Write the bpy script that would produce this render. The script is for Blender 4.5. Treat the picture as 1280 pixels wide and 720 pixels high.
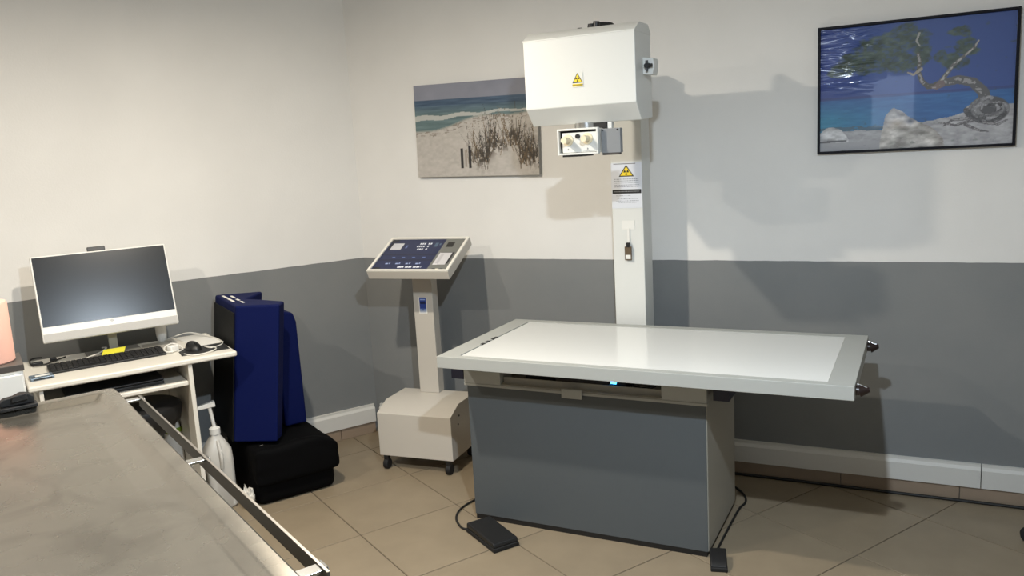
import bpy, bmesh, math, random
import numpy as np
from mathutils import Vector, Matrix

random.seed(7)
for o in list(bpy.data.objects):
    bpy.data.objects.remove(o)
scene = bpy.context.scene
COL = scene.collection

# ------------------------------------------------------------------ camera
# world: X along the back wall to the right, Y into the back wall (wall at Y=0), Z up; corner at the origin
F_PX = 1024.55
PITCH, ROLL, YAW = math.radians(9.5435), math.radians(-3.191), math.radians(-26.1705)
CAM = np.array([2.710, -3.685, 1.540])
_fw = np.array([math.sin(YAW)*math.cos(PITCH), math.cos(YAW)*math.cos(PITCH), -math.sin(PITCH)])
_r0 = np.array([math.cos(YAW), -math.sin(YAW), 0.0])
_u0 = np.cross(_r0, _fw)
_r = _r0*math.cos(ROLL)+_u0*math.sin(ROLL)
_u = -_r0*math.sin(ROLL)+_u0*math.cos(ROLL)
cam_data = bpy.data.cameras.new('camera')
cam = bpy.data.objects.new('camera', cam_data)
COL.objects.link(cam)
cam.matrix_world = Matrix(((_r[0], _u[0], -_fw[0], CAM[0]), (_r[1], _u[1], -_fw[1], CAM[1]),
                           (_r[2], _u[2], -_fw[2], CAM[2]), (0, 0, 0, 1)))
cam_data.sensor_width = 36.0
cam_data.lens = F_PX/1280*36.0
cam_data.clip_start = 0.05
scene.camera = cam

# ------------------------------------------------------------------ world, lights, exposure
world = bpy.data.worlds.new('world'); scene.world = world
world.use_nodes = True
world.node_tree.nodes['Background'].inputs[0].default_value = (0.05, 0.06, 0.09, 1)
world.node_tree.nodes['Background'].inputs[1].default_value = 0.5
vs = scene.view_settings
vs.view_transform = 'Standard'
vs.look = 'None'
vs.gamma = 1.0
vs.use_curve_mapping = False
vs.exposure = 0.0

WARM_POS = (.82, -1.71, 2.315)      # warm lamp by the desk side
COOL_POS = (2.396, -2.57, 2.149)      # cool lamp above the middle of the room
DESK_POS = (.10, -2.95, 2.38)          # second warm lamp, left of the frame
def lamp_light(name, pos, watt, color, radius=0.03, down=.75):
    """a shaded lamp: most of the light leaves through the diffuser facing down, the rest from the bulb sides"""
    d = bpy.data.lights.new(name, 'AREA'); d.shape = 'DISK'; d.size = 2*radius
    d.energy = watt*down; d.color = color
    o = bpy.data.objects.new(name, d); COL.objects.link(o); o.location = pos
    if down < 1:
        p = bpy.data.lights.new(name+'_glow', 'POINT'); p.energy = watt*(1-down); p.color = color; p.shadow_soft_size = radius
        q = bpy.data.objects.new(name+'_glow', p); COL.objects.link(q); q.location = (pos[0], pos[1], pos[2]-.005)
    return o
warm_light = lamp_light('warm_lamp_light', WARM_POS, 40, (1.0, 0.91, 0.77), down=.88)
cool_light = lamp_light('cool_lamp_light', COOL_POS, 92, (0.76, 0.88, 1.0), down=.55)
desk_light = lamp_light('desk_lamp_light', DESK_POS, 31, (1.0, 0.92, 0.80), down=.88)

# ------------------------------------------------------------------ frames
TH = math.radians(59.618)                       # direction of the left wall towards the corner
LD = np.array([math.cos(TH), math.sin(TH), 0.0])
AD = -LD                                        # along the left wall away from the corner
ND = np.array([LD[1], -LD[0], 0.0])             # out of the left wall into the room
def P(a, b, z=0.0):
    v = a*AD+b*ND
    return Vector((v[0], v[1], z))
def ray(x, y): return _fw*F_PX+_r*(x-640)-_u*(y-360)
def onz(x, y, z):
    d = ray(x, y); p = CAM+d*((z-CAM[2])/d[2]); return Vector(p)

# ------------------------------------------------------------------ materials
def lin(c):
    return tuple(((x/255)/12.92 if x/255 <= .04045 else ((x/255+.055)/1.055)**2.4) for x in c)
MATS = {}
def mat(name, rgb, rough=.5, metal=0.0, bump=0.0, bscale=200.0, var=0.0, vscale=6.0, coat=0.0, spec=.5, emit=None, estr=0.0, trans=0.0):
    if name in MATS: return MATS[name]
    m = bpy.data.materials.new(name); m.use_nodes = True
    nt = m.node_tree; b = nt.nodes['Principled BSDF']
    c = lin(rgb)
    b.inputs['Base Color'].default_value = (*c, 1)
    b.inputs['Roughness'].default_value = rough
    b.inputs['Metallic'].default_value = metal
    b.inputs['Specular IOR Level'].default_value = spec
    if coat: b.inputs['Coat Weight'].default_value = coat; b.inputs['Coat Roughness'].default_value = .06
    if trans: b.inputs['Transmission Weight'].default_value = trans
    if emit: b.inputs['Emission Color'].default_value = (*lin(emit), 1); b.inputs['Emission Strength'].default_value = estr
    if bump or var:
        tc = nt.nodes.new('ShaderNodeTexCoord')
    if var:
        n = nt.nodes.new('ShaderNodeTexNoise'); n.inputs['Scale'].default_value = vscale; n.inputs['Detail'].default_value = 5
        nt.links.new(tc.outputs['Object'], n.inputs['Vector'])
        rp = nt.nodes.new('ShaderNodeValToRGB')
        rp.color_ramp.elements[0].position = .3; rp.color_ramp.elements[1].position = .7
        rp.color_ramp.elements[0].color = (*[x*(1-var) for x in c], 1)
        rp.color_ramp.elements[1].color = (*[min(1, x*(1+var)) for x in c], 1)
        nt.links.new(n.outputs['Fac'], rp.inputs['Fac']); nt.links.new(rp.outputs['Color'], b.inputs['Base Color'])
    if bump:
        n2 = nt.nodes.new('ShaderNodeTexNoise'); n2.inputs['Scale'].default_value = bscale; n2.inputs['Detail'].default_value = 3
        nt.links.new(tc.outputs['Object'], n2.inputs['Vector'])
        bp = nt.nodes.new('ShaderNodeBump'); bp.inputs['Strength'].default_value = bump; bp.inputs['Distance'].default_value = .002
        nt.links.new(n2.outputs['Fac'], bp.inputs['Height']); nt.links.new(bp.outputs['Normal'], b.inputs['Normal'])
    MATS[name] = m
    return m

BAND_Z = 1.0
def wall_mat():
    m = bpy.data.materials.new('wall_paint_white_over_grey'); m.use_nodes = True
    nt = m.node_tree; b = nt.nodes['Principled BSDF']
    b.inputs['Roughness'].default_value = .62; b.inputs['Specular IOR Level'].default_value = .25
    g = nt.nodes.new('ShaderNodeNewGeometry'); s = nt.nodes.new('ShaderNodeSeparateXYZ')
    nt.links.new(g.outputs['Position'], s.inputs[0])
    n = nt.nodes.new('ShaderNodeTexNoise'); n.inputs['Scale'].default_value = 9; nt.links.new(g.outputs['Position'], n.inputs['Vector'])
    ma = nt.nodes.new('ShaderNodeMath'); ma.operation = 'MULTIPLY_ADD'; ma.inputs[1].default_value = .006; ma.inputs[2].default_value = -.003
    nt.links.new(n.outputs['Fac'], ma.inputs[0])
    ad = nt.nodes.new('ShaderNodeMath'); ad.operation = 'ADD'; nt.links.new(s.outputs['Z'], ad.inputs[0]); nt.links.new(ma.outputs[0], ad.inputs[1])
    gt = nt.nodes.new('ShaderNodeMath'); gt.operation = 'GREATER_THAN'; gt.inputs[1].default_value = BAND_Z
    nt.links.new(ad.outputs[0], gt.inputs[0])
    n3 = nt.nodes.new('ShaderNodeTexNoise'); n3.inputs['Scale'].default_value = 2.5; n3.inputs['Detail'].default_value = 6
    nt.links.new(g.outputs['Position'], n3.inputs['Vector'])
    def ramp(c0, c1):
        r = nt.nodes.new('ShaderNodeValToRGB'); r.color_ramp.elements[0].position = .35; r.color_ramp.elements[1].position = .65
        r.color_ramp.elements[0].color = (*lin(c0), 1); r.color_ramp.elements[1].color = (*lin(c1), 1)
        nt.links.new(n3.outputs['Fac'], r.inputs['Fac']); return r
    grey = ramp((123, 125, 125), (129, 130, 129)); white = ramp((222, 220, 216), (227, 225, 221))
    mx = nt.nodes.new('ShaderNodeMix'); mx.data_type = 'RGBA'
    nt.links.new(gt.outputs[0], mx.inputs[0]); nt.links.new(grey.outputs[0], mx.inputs[6]); nt.links.new(white.outputs[0], mx.inputs[7])
    nt.links.new(mx.outputs[2], b.inputs['Base Color'])
    n2 = nt.nodes.new('ShaderNodeTexNoise'); n2.inputs['Scale'].default_value = 130; nt.links.new(g.outputs['Position'], n2.inputs['Vector'])
    bp = nt.nodes.new('ShaderNodeBump'); bp.inputs['Strength'].default_value = .12; bp.inputs['Distance'].default_value = .003
    nt.links.new(n2.outputs['Fac'], bp.inputs['Height']); nt.links.new(bp.outputs['Normal'], b.inputs['Normal'])
    return m
M_WALL = wall_mat()
M_CEIL = mat('ceiling_white', (225, 223, 217), .8)
M_TILE = mat('floor_tile_beige', (139, 125, 104), .42, bump=.05, bscale=60, var=.07, vscale=7)
M_GROUT = mat('tile_grout', (88, 76, 64), .9)
M_SKIRT = mat('skirting_tile', (150, 131, 112), .45, var=.06)
M_TRUNK = mat('white_plastic_trunking', (214, 211, 204), .45)
M_WHITE = mat('white_enamel', (226, 222, 212), .38)
M_WHITE2 = mat('ivory_enamel', (192, 186, 176), .42)
M_HEAD = mat('white_powder_coat', (216, 216, 211), .4)
M_ALU = mat('light_grey_frame', (166, 167, 162), .5, bump=.1, bscale=500)
M_TOP = mat('glossy_white_laminate', (222, 222, 218), .16, spec=.5)
M_GREYPANEL = mat('blue_grey_panel', (78, 83, 86), .5)
M_BEIGE = mat('warm_grey_side', (160, 156, 145), .55)
M_BLACK = mat('black_plastic', (22, 22, 23), .45)
M_RUBBER = mat('black_rubber', (16, 16, 17), .7)
M_NAVY = mat('navy_rail', (20, 22, 42), .5)
M_BLUE = mat('blue_vinyl', (6, 17, 66), .65, spec=.12, bump=.25, bscale=18)
M_BLACKVINYL = mat('black_vinyl', (9, 9, 10), .65, spec=.25, bump=.2, bscale=30)
M_BAG = mat('black_nylon', (6, 6, 7), .8, spec=.08, bump=.3, bscale=25)
M_STEEL = mat('brushed_steel', (170, 166, 160), .34, metal=1.0, bump=.06, bscale=40)
M_CHROME = mat('bright_steel', (205, 205, 203), .22, metal=1.0)
M_DKSTEEL = mat('dull_steel_bar', (96, 95, 92), .42, metal=.8)
M_DESK = mat('white_melamine', (222, 217, 206), .42)
M_CABLEW = mat('white_cable', (215, 212, 203), .5)
M_CABLEB = mat('black_cable', (20, 19, 18), .6)
M_YELLOW = mat('yellow_paper', (226, 218, 60), .7)
M_PAPER = mat('white_paper', (226, 224, 218), .75)
M_SCREEN = mat('dark_glass_screen', (30, 32, 35), .25, spec=.38)
M_MONWHITE = mat('white_monitor_plastic', (232, 230, 224), .4)
M_JUG = mat('milky_plastic', (206, 202, 194), .4, spec=.4)
M_SALMON = mat('salmon_paper', (222, 172, 154), .8, bump=.2, bscale=60)
M_GREEN = mat('green_label', (120, 150, 40), .6)
M_CREAMKNOB = mat('cream_knob', (222, 210, 180), .4)
M_GREYBOX = mat('grey_box', (128, 130, 132), .5)
M_BROWNKNOB = mat('dark_brown_knob', (36, 24, 22), .35)
M_FRAMEB = mat('navy_black_frame', (12, 12, 20), .5, spec=.15)
M_CAVITY = mat('dark_cavity', (24, 22, 20), .8)
M_DARKTOP = mat('dark_grey_worktop', (72, 66, 62), .5)
M_SILVER = mat('silver_blue_plastic', (120, 135, 150), .3, metal=.4)
M_BRONZE = mat('brown_badge', (92, 76, 56), .5)
M_LED = mat('blue_led', (10, 20, 60), .4, emit=(60, 170, 255), estr=9.0)
M_SHADE = mat('lamp_shade_metal', (200, 200, 198), .5)
M_STOOL = mat('black_leatherette', (24, 24, 25), .45)

# steel top with stains
def stained_steel():
    m = bpy.data.materials.new('scratched_steel_sheet'); m.use_nodes = True
    nt = m.node_tree; b = nt.nodes['Principled BSDF']
    tc = nt.nodes.new('ShaderNodeTexCoord')
    n = nt.nodes.new('ShaderNodeTexNoise'); n.inputs['Scale'].default_value = 5; n.inputs['Detail'].default_value = 8; n.inputs['Distortion'].default_value = 1.2
    nt.links.new(tc.outputs['Object'], n.inputs['Vector'])
    r = nt.nodes.new('ShaderNodeValToRGB')
    r.color_ramp.elements[0].position = .33; r.color_ramp.elements[1].position = .5
    r.color_ramp.elements[0].color = (*lin((152, 146, 136)), 1); r.color_ramp.elements[1].color = (*lin((166, 160, 149)), 1)
    nt.links.new(n.outputs['Fac'], r.inputs['Fac']); nt.links.new(r.outputs['Color'], b.inputs['Base Color'])
    b.inputs['Metallic'].default_value = .92
    n2 = nt.nodes.new('ShaderNodeTexNoise'); n2.inputs['Scale'].default_value = 8; n2.inputs['Detail'].default_value = 6
    nt.links.new(tc.outputs['Object'], n2.inputs['Vector'])
    mr = nt.nodes.new('ShaderNodeMapRange'); mr.inputs[3].default_value = .22; mr.inputs[4].default_value = .33
    nt.links.new(n2.outputs['Fac'], mr.inputs[0]); nt.links.new(mr.outputs[0], b.inputs['Roughness'])
    mp = nt.nodes.new('ShaderNodeMapping'); mp.inputs['Scale'].default_value = (120, 6, 6)
    nt.links.new(tc.outputs['Object'], mp.inputs[0])
    n3 = nt.nodes.new('ShaderNodeTexNoise'); n3.inputs['Scale'].default_value = 3; nt.links.new(mp.outputs[0], n3.inputs['Vector'])
    bp = nt.nodes.new('ShaderNodeBump'); bp.inputs['Strength'].default_value = .04; bp.inputs['Distance'].default_value = .001
    nt.links.new(n3.outputs['Fac'], bp.inputs['Height']); nt.links.new(bp.outputs['Normal'], b.inputs['Normal'])
    return m
M_SHEET = stained_steel()

# ------------------------------------------------------------------ mesh helpers
def new(): return bmesh.new()
def box(bm, x0, x1, y0, y1, z0, z1):
    vs_ = [bm.verts.new(p) for p in ((x0, y0, z0), (x1, y0, z0), (x1, y1, z0), (x0, y1, z0), (x0, y0, z1), (x1, y0, z1), (x1, y1, z1), (x0, y1, z1))]
    for f in ((0, 3, 2, 1), (4, 5, 6, 7), (0, 1, 5, 4), (1, 2, 6, 5), (2, 3, 7, 6), (3, 0, 4, 7)):
        bm.faces.new([vs_[i] for i in f])
    return bm
def Box(*a): return box(new(), *a)
def prism(bm, poly, axis, lo, hi):
    """poly: 2D points; axis 'x' -> (y,z), 'y' -> (x,z), 'z' -> (x,y)"""
    def v(p, t):
        return {'x': (t, p[0], p[1]), 'y': (p[0], t, p[1]), 'z': (p[0], p[1], t)}[axis]
    a = [bm.verts.new(v(p, lo)) for p in poly]; b = [bm.verts.new(v(p, hi)) for p in poly]
    n = len(poly)
    bm.faces.new(a[::-1]); bm.faces.new(b)
    for i in range(n): bm.faces.new((a[i], a[(i+1) % n], b[(i+1) % n], b[i]))
    bmesh.ops.recalc_face_normals(bm, faces=bm.faces[:])
    return bm
def basis(d):
    d = Vector(d).normalized(); t = Vector((0, 0, 1)) if abs(d.z) < .9 else Vector((1, 0, 0))
    e = d.cross(t).normalized(); return e, d.cross(e).normalized()
def cyl(bm, p0, p1, r0, r1=None, seg=20):
    r1 = r0 if r1 is None else r1
    p0 = Vector(p0); p1 = Vector(p1); e, g = basis(p1-p0)
    ra = [bm.verts.new(p0+(e*math.cos(2*math.pi*i/seg)+g*math.sin(2*math.pi*i/seg))*r0) for i in range(seg)]
    rb = [bm.verts.new(p1+(e*math.cos(2*math.pi*i/seg)+g*math.sin(2*math.pi*i/seg))*r1) for i in range(seg)]
    bm.faces.new(ra[::-1]); bm.faces.new(rb)
    for i in range(seg): bm.faces.new((ra[i], ra[(i+1) % seg], rb[(i+1) % seg], rb[i]))
    bmesh.ops.recalc_face_normals(bm, faces=bm.faces[:])
    return bm
def Cyl(*a, **k): return cyl(new(), *a, **k)
def lathe(bm, prof, seg=28, center=(0, 0, 0)):
    c = Vector(center); rings = []
    for r, z in prof:
        rings.append([bm.verts.new(c+Vector((r*math.cos(2*math.pi*i/seg), r*math.sin(2*math.pi*i/seg), z))) for i in range(seg)])
    for a, b in zip(rings, rings[1:]):
        for i in range(seg): bm.faces.new((a[i], a[(i+1) % seg], b[(i+1) % seg], b[i]))
    bm.faces.new(rings[0][::-1]); bm.faces.new(rings[-1])
    bmesh.ops.recalc_face_normals(bm, faces=bm.faces[:])
    return bm
def smooth_path(pts, n=10):
    pts = [Vector(p) for p in pts]; q = [pts[0]]+pts+[pts[-1]]; out = []
    for i in range(1, len(q)-2):
        for k in range(n):
            t = k/n; a, b, c, d = q[i-1], q[i], q[i+1], q[i+2]
            out.append(.5*((2*b)+(c-a)*t+(2*a-5*b+4*c-d)*t*t+(3*b-a-3*c+d)*t**3))
    out.append(pts[-1]); return out
def tube(bm, pts, r, seg=8, n=10):
    path = smooth_path(pts, n) if n else [Vector(p) for p in pts]
    prev = None; first = None
    for i, p in enumerate(path):
        d = path[min(i+1, len(path)-1)]-path[max(i-1, 0)]
        if d.length < 1e-9: d = Vector((0, 0, 1))
        e, g = basis(d)
        ring = [bm.verts.new(p+(e*math.cos(2*math.pi*k/seg)+g*math.sin(2*math.pi*k/seg))*r) for k in range(seg)]
        if prev:
            for k in range(seg): bm.faces.new((prev[k], prev[(k+1) % seg], ring[(k+1) % seg], ring[k]))
        else: first = ring
        prev = ring
    bm.faces.new(first[::-1]); bm.faces.new(prev)
    bmesh.ops.recalc_face_normals(bm, faces=bm.faces[:])
    return bm
def obj(name, bm, material, parent=None, bevel=0.0, segs=2, smooth=False, subsurf=0):
    me = bpy.data.meshes.new(name); bm.to_mesh(me); bm.free()
    me.materials.append(material)
    o = bpy.data.objects.new(name, me); COL.objects.link(o)
    if parent: o.parent = parent
    if smooth or bevel or subsurf:
        for p in me.polygons: p.use_smooth = True
    if smooth and not bevel and not subsurf:
        try: me.set_sharp_from_angle(angle=math.radians(40))
        except Exception: pass
    if bevel:
        m = o.modifiers.new('bevel', 'BEVEL'); m.width = bevel; m.segments = segs; m.limit_method = 'ANGLE'; m.angle_limit = math.radians(35)
        m.harden_normals = True
    if subsurf:
        m = o.modifiers.new('subdivision', 'SUBSURF'); m.levels = subsurf; m.render_levels = subsurf
    return o
def thing(name, label, cat, loc=(0, 0, 0), rotz=0.0, group=None):
    o = bpy.data.objects.new(name, None); COL.objects.link(o)
    o.empty_display_size = .1; o.location = loc; o.rotation_euler = (0, 0, rotz)
    o['label'] = label; o['category'] = cat
    if group: o['group'] = group
    return o
def tag(o, label, cat, group=None):
    o['label'] = label; o['category'] = cat
    if group: o['group'] = group
    return o
def struct(o, label=None, cat=None):
    o['kind'] = 'structure'
    if label: o['label'] = label
    if cat: o['category'] = cat
    return o
def place(o, loc, rotz=0.0, rotx=0.0):
    o.location = loc; o.rotation_euler = (rotx, 0, rotz); return o

# ------------------------------------------------------------------ printed sheets (vertex-coloured grids)
_rng = np.random.default_rng(3)
_lat = _rng.random((64, 64))
def vnoise(x, y):
    xi = np.floor(x).astype(int); yi = np.floor(y).astype(int); fx = x-xi; fy = y-yi
    fx = fx*fx*(3-2*fx); fy = fy*fy*(3-2*fy)
    g = lambda i, j: _lat[i % 64, j % 64]
    return (g(xi, yi)*(1-fx)+g(xi+1, yi)*fx)*(1-fy)+(g(xi, yi+1)*(1-fx)+g(xi+1, yi+1)*fx)*fy
def fbm(x, y, o=4):
    s = 0; a = .5
    for k in range(o): s = s+a*vnoise(x*2**k+17*k, y*2**k+31*k); a *= .5
    return s/(1-.5**o)
def segdist(u, v, x0, y0, x1, y1):
    dx, dy = x1-x0, y1-y0; t = np.clip(((u-x0)*dx+(v-y0)*dy)/(dx*dx+dy*dy), 0, 1)
    return np.hypot(u-x0-t*dx, v-y0-t*dy), t
class Canvas:
    def __init__(s, nx, ny, base):
        s.nx, s.ny = nx, ny
        s.u, s.v = np.meshgrid(np.linspace(0, 1, nx), np.linspace(0, 1, ny))
        s.c = np.zeros((ny, nx, 3)); s.c[:] = base
    def mix(s, m, col):
        m = np.clip(m, 0, 1)[..., None]; s.c = s.c*(1-m)+np.asarray(col, float)*m
    def rect(s, u0, u1, v0, v1, col, a=1.0):
        s.mix(a*((s.u >= u0) & (s.u <= u1) & (s.v >= v0) & (s.v <= v1)), col)
def print_mat(name, rough, coat=0.0, wrinkle=False):
    m = bpy.data.materials.new(name); m.use_nodes = True
    nt = m.node_tree; b = nt.nodes['Principled BSDF']; b.inputs['Roughness'].default_value = rough
    a = nt.nodes.new('ShaderNodeAttribute'); a.attribute_name = 'print'
    nt.links.new(a.outputs['Color'], b.inputs['Base Color'])
    if coat: b.inputs['Coat Weight'].default_value = coat; b.inputs['Coat Roughness'].default_value = .03
    if wrinkle:   # film of the poster has come loose near its upper left corner
        tc = nt.nodes.new('ShaderNodeTexCoord'); mp = nt.nodes.new('ShaderNodeMapping')
        mp.inputs['Rotation'].default_value = (0, math.radians(12), 0); mp.inputs['Scale'].default_value = (5, 1, 26)
        nt.links.new(tc.outputs['Object'], mp.inputs[0])
        n = nt.nodes.new('ShaderNodeTexNoise'); n.inputs['Scale'].default_value = 1.2; n.inputs['Detail'].default_value = 2; n.inputs['Distortion'].default_value = .5
        nt.links.new(mp.outputs[0], n.inputs['Vector'])
        s = nt.nodes.new('ShaderNodeSeparateXYZ'); nt.links.new(tc.outputs['Object'], s.inputs[0])
        r1 = nt.nodes.new('ShaderNodeMapRange'); r1.interpolation_type = 'SMOOTHSTEP'
        r1.inputs[1].default_value = .27; r1.inputs[2].default_value = .05; nt.links.new(s.outputs['X'], r1.inputs[0])
        r2 = nt.nodes.new('ShaderNodeMapRange'); r2.interpolation_type = 'SMOOTHSTEP'
        r2.inputs[1].default_value = .20; r2.inputs[2].default_value = .36; nt.links.new(s.outputs['Z'], r2.inputs[0])
        mu = nt.nodes.new('ShaderNodeMath'); mu.operation = 'MULTIPLY'; nt.links.new(r1.outputs[0], mu.inputs[0]); nt.links.new(r2.outputs[0], mu.inputs[1])
        m2 = nt.nodes.new('ShaderNodeMath'); m2.operation = 'MULTIPLY'; nt.links.new(mu.outputs[0], m2.inputs[0]); nt.links.new(n.outputs['Fac'], m2.inputs[1])
        bp = nt.nodes.new('ShaderNodeBump'); bp.inputs['Strength'].default_value = 1.0; bp.inputs['Distance'].default_value = .03
        nt.links.new(m2.outputs[0], bp.inputs['Height'])
        cr = nt.nodes.new('ShaderNodeMath'); cr.operation = 'MULTIPLY_ADD'; cr.inputs[1].default_value = .22; cr.inputs[2].default_value = .03
        nt.links.new(mu.outputs[0], cr.inputs[0]); nt.links.new(cr.outputs[0], b.inputs['Coat Roughness'])
        nt.links.new(bp.outputs['Normal'], b.inputs['Normal']); nt.links.new(bp.outputs['Normal'], b.inputs['Coat Normal'])
    return m
def sheet(name, cv, w, h, material, parent=None, plane='xz'):
    """printed sheet: local x right, local z (or y) up, facing -y (or +z)"""
    nx, ny = cv.nx, cv.ny
    X = cv.u.ravel()*w; Z = cv.v.ravel()*h; O = np.zeros_like(X)
    co = np.stack([X, O, Z], 1) if plane == 'xz' else np.stack([X, Z, O], 1)
    i, j = np.meshgrid(np.arange(nx-1), np.arange(ny-1)); k = (j*nx+i).ravel()
    faces = np.stack([k, k+1, k+nx+1, k+nx], 1)
    me = bpy.data.meshes.new(name); me.from_pydata(co.tolist(), [], faces.tolist())
    at = me.color_attributes.new('print', 'FLOAT_COLOR', 'POINT')
    c = cv.c.reshape(-1, 3)/255; c = np.where(c <= .04045, c/12.92, ((c+.055)/1.055)**2.4)
    at.data.foreach_set('color', np.concatenate([c, np.ones((len(c), 1))], 1).astype(np.float32).ravel())
    me.materials.append(material)
    o = bpy.data.objects.new(name, me); COL.objects.link(o)
    if parent: o.parent = parent
    return o
M_PRINT = print_mat('matte_print', .65)
M_LABEL = print_mat('label_print', .5)
M_PANEL = print_mat('membrane_print', .35)
M_POSTER = print_mat('poster_print', .5, coat=.9, wrinkle=True)

# ------------------------------------------------------------------ room shell
ROOM_R, ROOM_REAR, CEIL = 4.7, -5.3, 2.75
a_end = -ROOM_REAR/0.8627
corner_l = P(a_end, 0)
room = [(0, 0), (corner_l.x, ROOM_REAR), (ROOM_R, ROOM_REAR), (ROOM_R, 0)]      # counter-clockwise
floor = struct(obj('floor', prism(new(), room, 'z', -.12, -.004), M_GROUT), 'beige square floor tiles laid diagonally to the back wall', 'floor')
struct(obj('ceiling', prism(new(), room, 'z', CEIL, CEIL+.1), M_CEIL), 'plain white ceiling above the room', 'ceiling')
struct(obj('wall_back', Box(-.1, ROOM_R+.1, 0, .12, -.12, CEIL+.1), M_WALL), 'back wall painted white above a grey lower band', 'wall')
struct(obj('wall_right', Box(ROOM_R, ROOM_R+.12, ROOM_REAR-.12, 0, -.12, CEIL+.1), M_WALL), 'right wall painted white above grey, out of view', 'wall')
wl = struct(obj('wall_left', Box(-a_end-.1, .06, 0, .12, -.12, CEIL+.1), M_WALL), 'left wall painted white above a grey lower band', 'wall')
wl.rotation_euler.z = TH
# rear wall with a window opening
WX0, WX1, WZ0, WZ1 = 2.318, 2.750, 1.53, 2.07
bm = new()
box(bm, corner_l.x-.2, WX0, ROOM_REAR-.12, ROOM_REAR, -.12, CEIL+.1); box(bm, WX1, ROOM_R+.12, ROOM_REAR-.12, ROOM_REAR, -.12, CEIL+.1)
box(bm, WX0, WX1, ROOM_REAR-.12, ROOM_REAR, -.12, WZ0); box(bm, WX0, WX1, ROOM_REAR-.12, ROOM_REAR, WZ1, CEIL+.1)
struct(obj('wall_rear', bm, M_WALL), 'rear wall behind the camera with a small window', 'wall')
win = bpy.data.objects.new('window_1', None); COL.objects.link(win); win.location = (WX0, ROOM_REAR, WZ0)
struct(win, 'small square window in the wall behind the camera', 'window')
ww, wh = WX1-WX0, WZ1-WZ0
bm = new()
box(bm, 0, .03, -.08, -.02, 0, wh); box(bm, ww-.03, ww, -.08, -.02, 0, wh); box(bm, .03, ww-.03, -.08, -.02, 0, .03); box(bm, .03, ww-.03, -.08, -.02, wh-.03, wh)
obj('window_frame', bm, M_WHITE, win)
M_DUSK = mat('lit_frosted_pane', (120, 130, 150), .4, emit=(190, 205, 230), estr=3.2)
obj('window_pane', Box(.03, ww-.03, -.055, -.045, .03, wh-.03), M_DUSK, win)

# floor tiles, grid parallel to the left wall
TP, TA0, TB0, JT = .4565, .163, .7045, .0022
def clip(poly, walls):
    for (px, py), (nx, ny) in walls:
        out = []
        for i in range(len(poly)):
            p, q = poly[i], poly[(i+1) % len(poly)]
            dp = (p[0]-px)*nx+(p[1]-py)*ny; dq = (q[0]-px)*nx+(q[1]-py)*ny
            if dp >= 0: out.append(p)
            if (dp >= 0) != (dq >= 0):
                t = dp/(dp-dq); out.append((p[0]+t*(q[0]-p[0]), p[1]+t*(q[1]-p[1])))
        poly = out
        if not poly: return poly
    return poly
WALLS = [((0, -.001), (0, -1)), ((ROOM_R-.001, 0), (-1, 0)), ((0, ROOM_REAR+.001), (0, 1)), ((ND[0]*.001, ND[1]*.001), (ND[0], ND[1]))]
tile_me = None
for i in range(-14, 15):
    for j in range(-4, 18):
        a0, b0 = TA0+i*TP+JT, TB0+j*TP+JT; a1, b1 = a0+TP-2*JT, b0+TP-2*JT
        sq = [tuple(P(a, b)[:2]) for a, b in ((a0, b0), (a0, b1), (a1, b1), (a1, b0))]
        pl = clip(sq, WALLS)
        if len(pl) < 3: continue
        area = abs(sum(pl[k][0]*pl[(k+1) % len(pl)][1]-pl[(k+1) % len(pl)][0]*pl[k][1] for k in range(len(pl))))/2
        if area < .0006: continue
        if pl == sq:
            if tile_me is None:
                bm = new(); s = (TP-2*JT)/2; box(bm, -s, s, -s, s, -.006, 0)
                bmesh.ops.bevel(bm, geom=[e for e in bm.edges if all(v.co.z > -.001 for v in e.verts)], offset=.0012, segments=1, affect='EDGES')
                tile_me = bpy.data.meshes.new('tile'); bm.to_mesh(tile_me); bm.free(); tile_me.materials.append(M_TILE)
            t = bpy.data.objects.new('tile', tile_me); COL.objects.link(t)
            c = P((a0+a1)/2, (b0+b1)/2); t.location = c; t.rotation_euler.z = TH+random.choice((0, 1, 2, 3))*math.pi/2
        else:
            t = obj('tile', prism(new(), pl, 'z', -.006, 0), M_TILE)
        t.parent = floor

# skirting: tiles on the floor line with a white cable trunking above
TRP = [(0, .067), (-.022, .067), (-.022, .143), (-.012, .155), (-.012, .166), (0, .167)]
def skirting(name, x0, x1, rot, joints, gap, label):
    e = bpy.data.objects.new(name, None); COL.objects.link(e); e.rotation_euler.z = rot; struct(e, label, 'baseboard')
    cuts = [x0]+gap+[x1]
    for p, q in zip(cuts, cuts[1:]):
        obj('trunking', prism(new(), TRP, 'x', p+(.0018 if p != x0 else 0), q-(.0018 if q != x1 else 0)), M_TRUNK, e)
    js = [x0]+joints+[x1]
    for p, q in zip(js, js[1:]):
        obj('tile', Box(p+.0012, q-.0012, -.011, -.0005, 0.0005, .066), M_SKIRT, e, bevel=.001, segs=1)
    return e
skirting('baseboard_back', .03, ROOM_R, 0, [2.462+.46*k for k in range(-5, 5)], [2.997], 'white cable trunking over beige skirting tiles along back wall')
skirting('baseboard_left', -a_end, -.02, TH, [-.23-.4565*k for k in range(12, -1, -1)], [], 'white cable trunking over beige skirting tiles along left wall')

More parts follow.
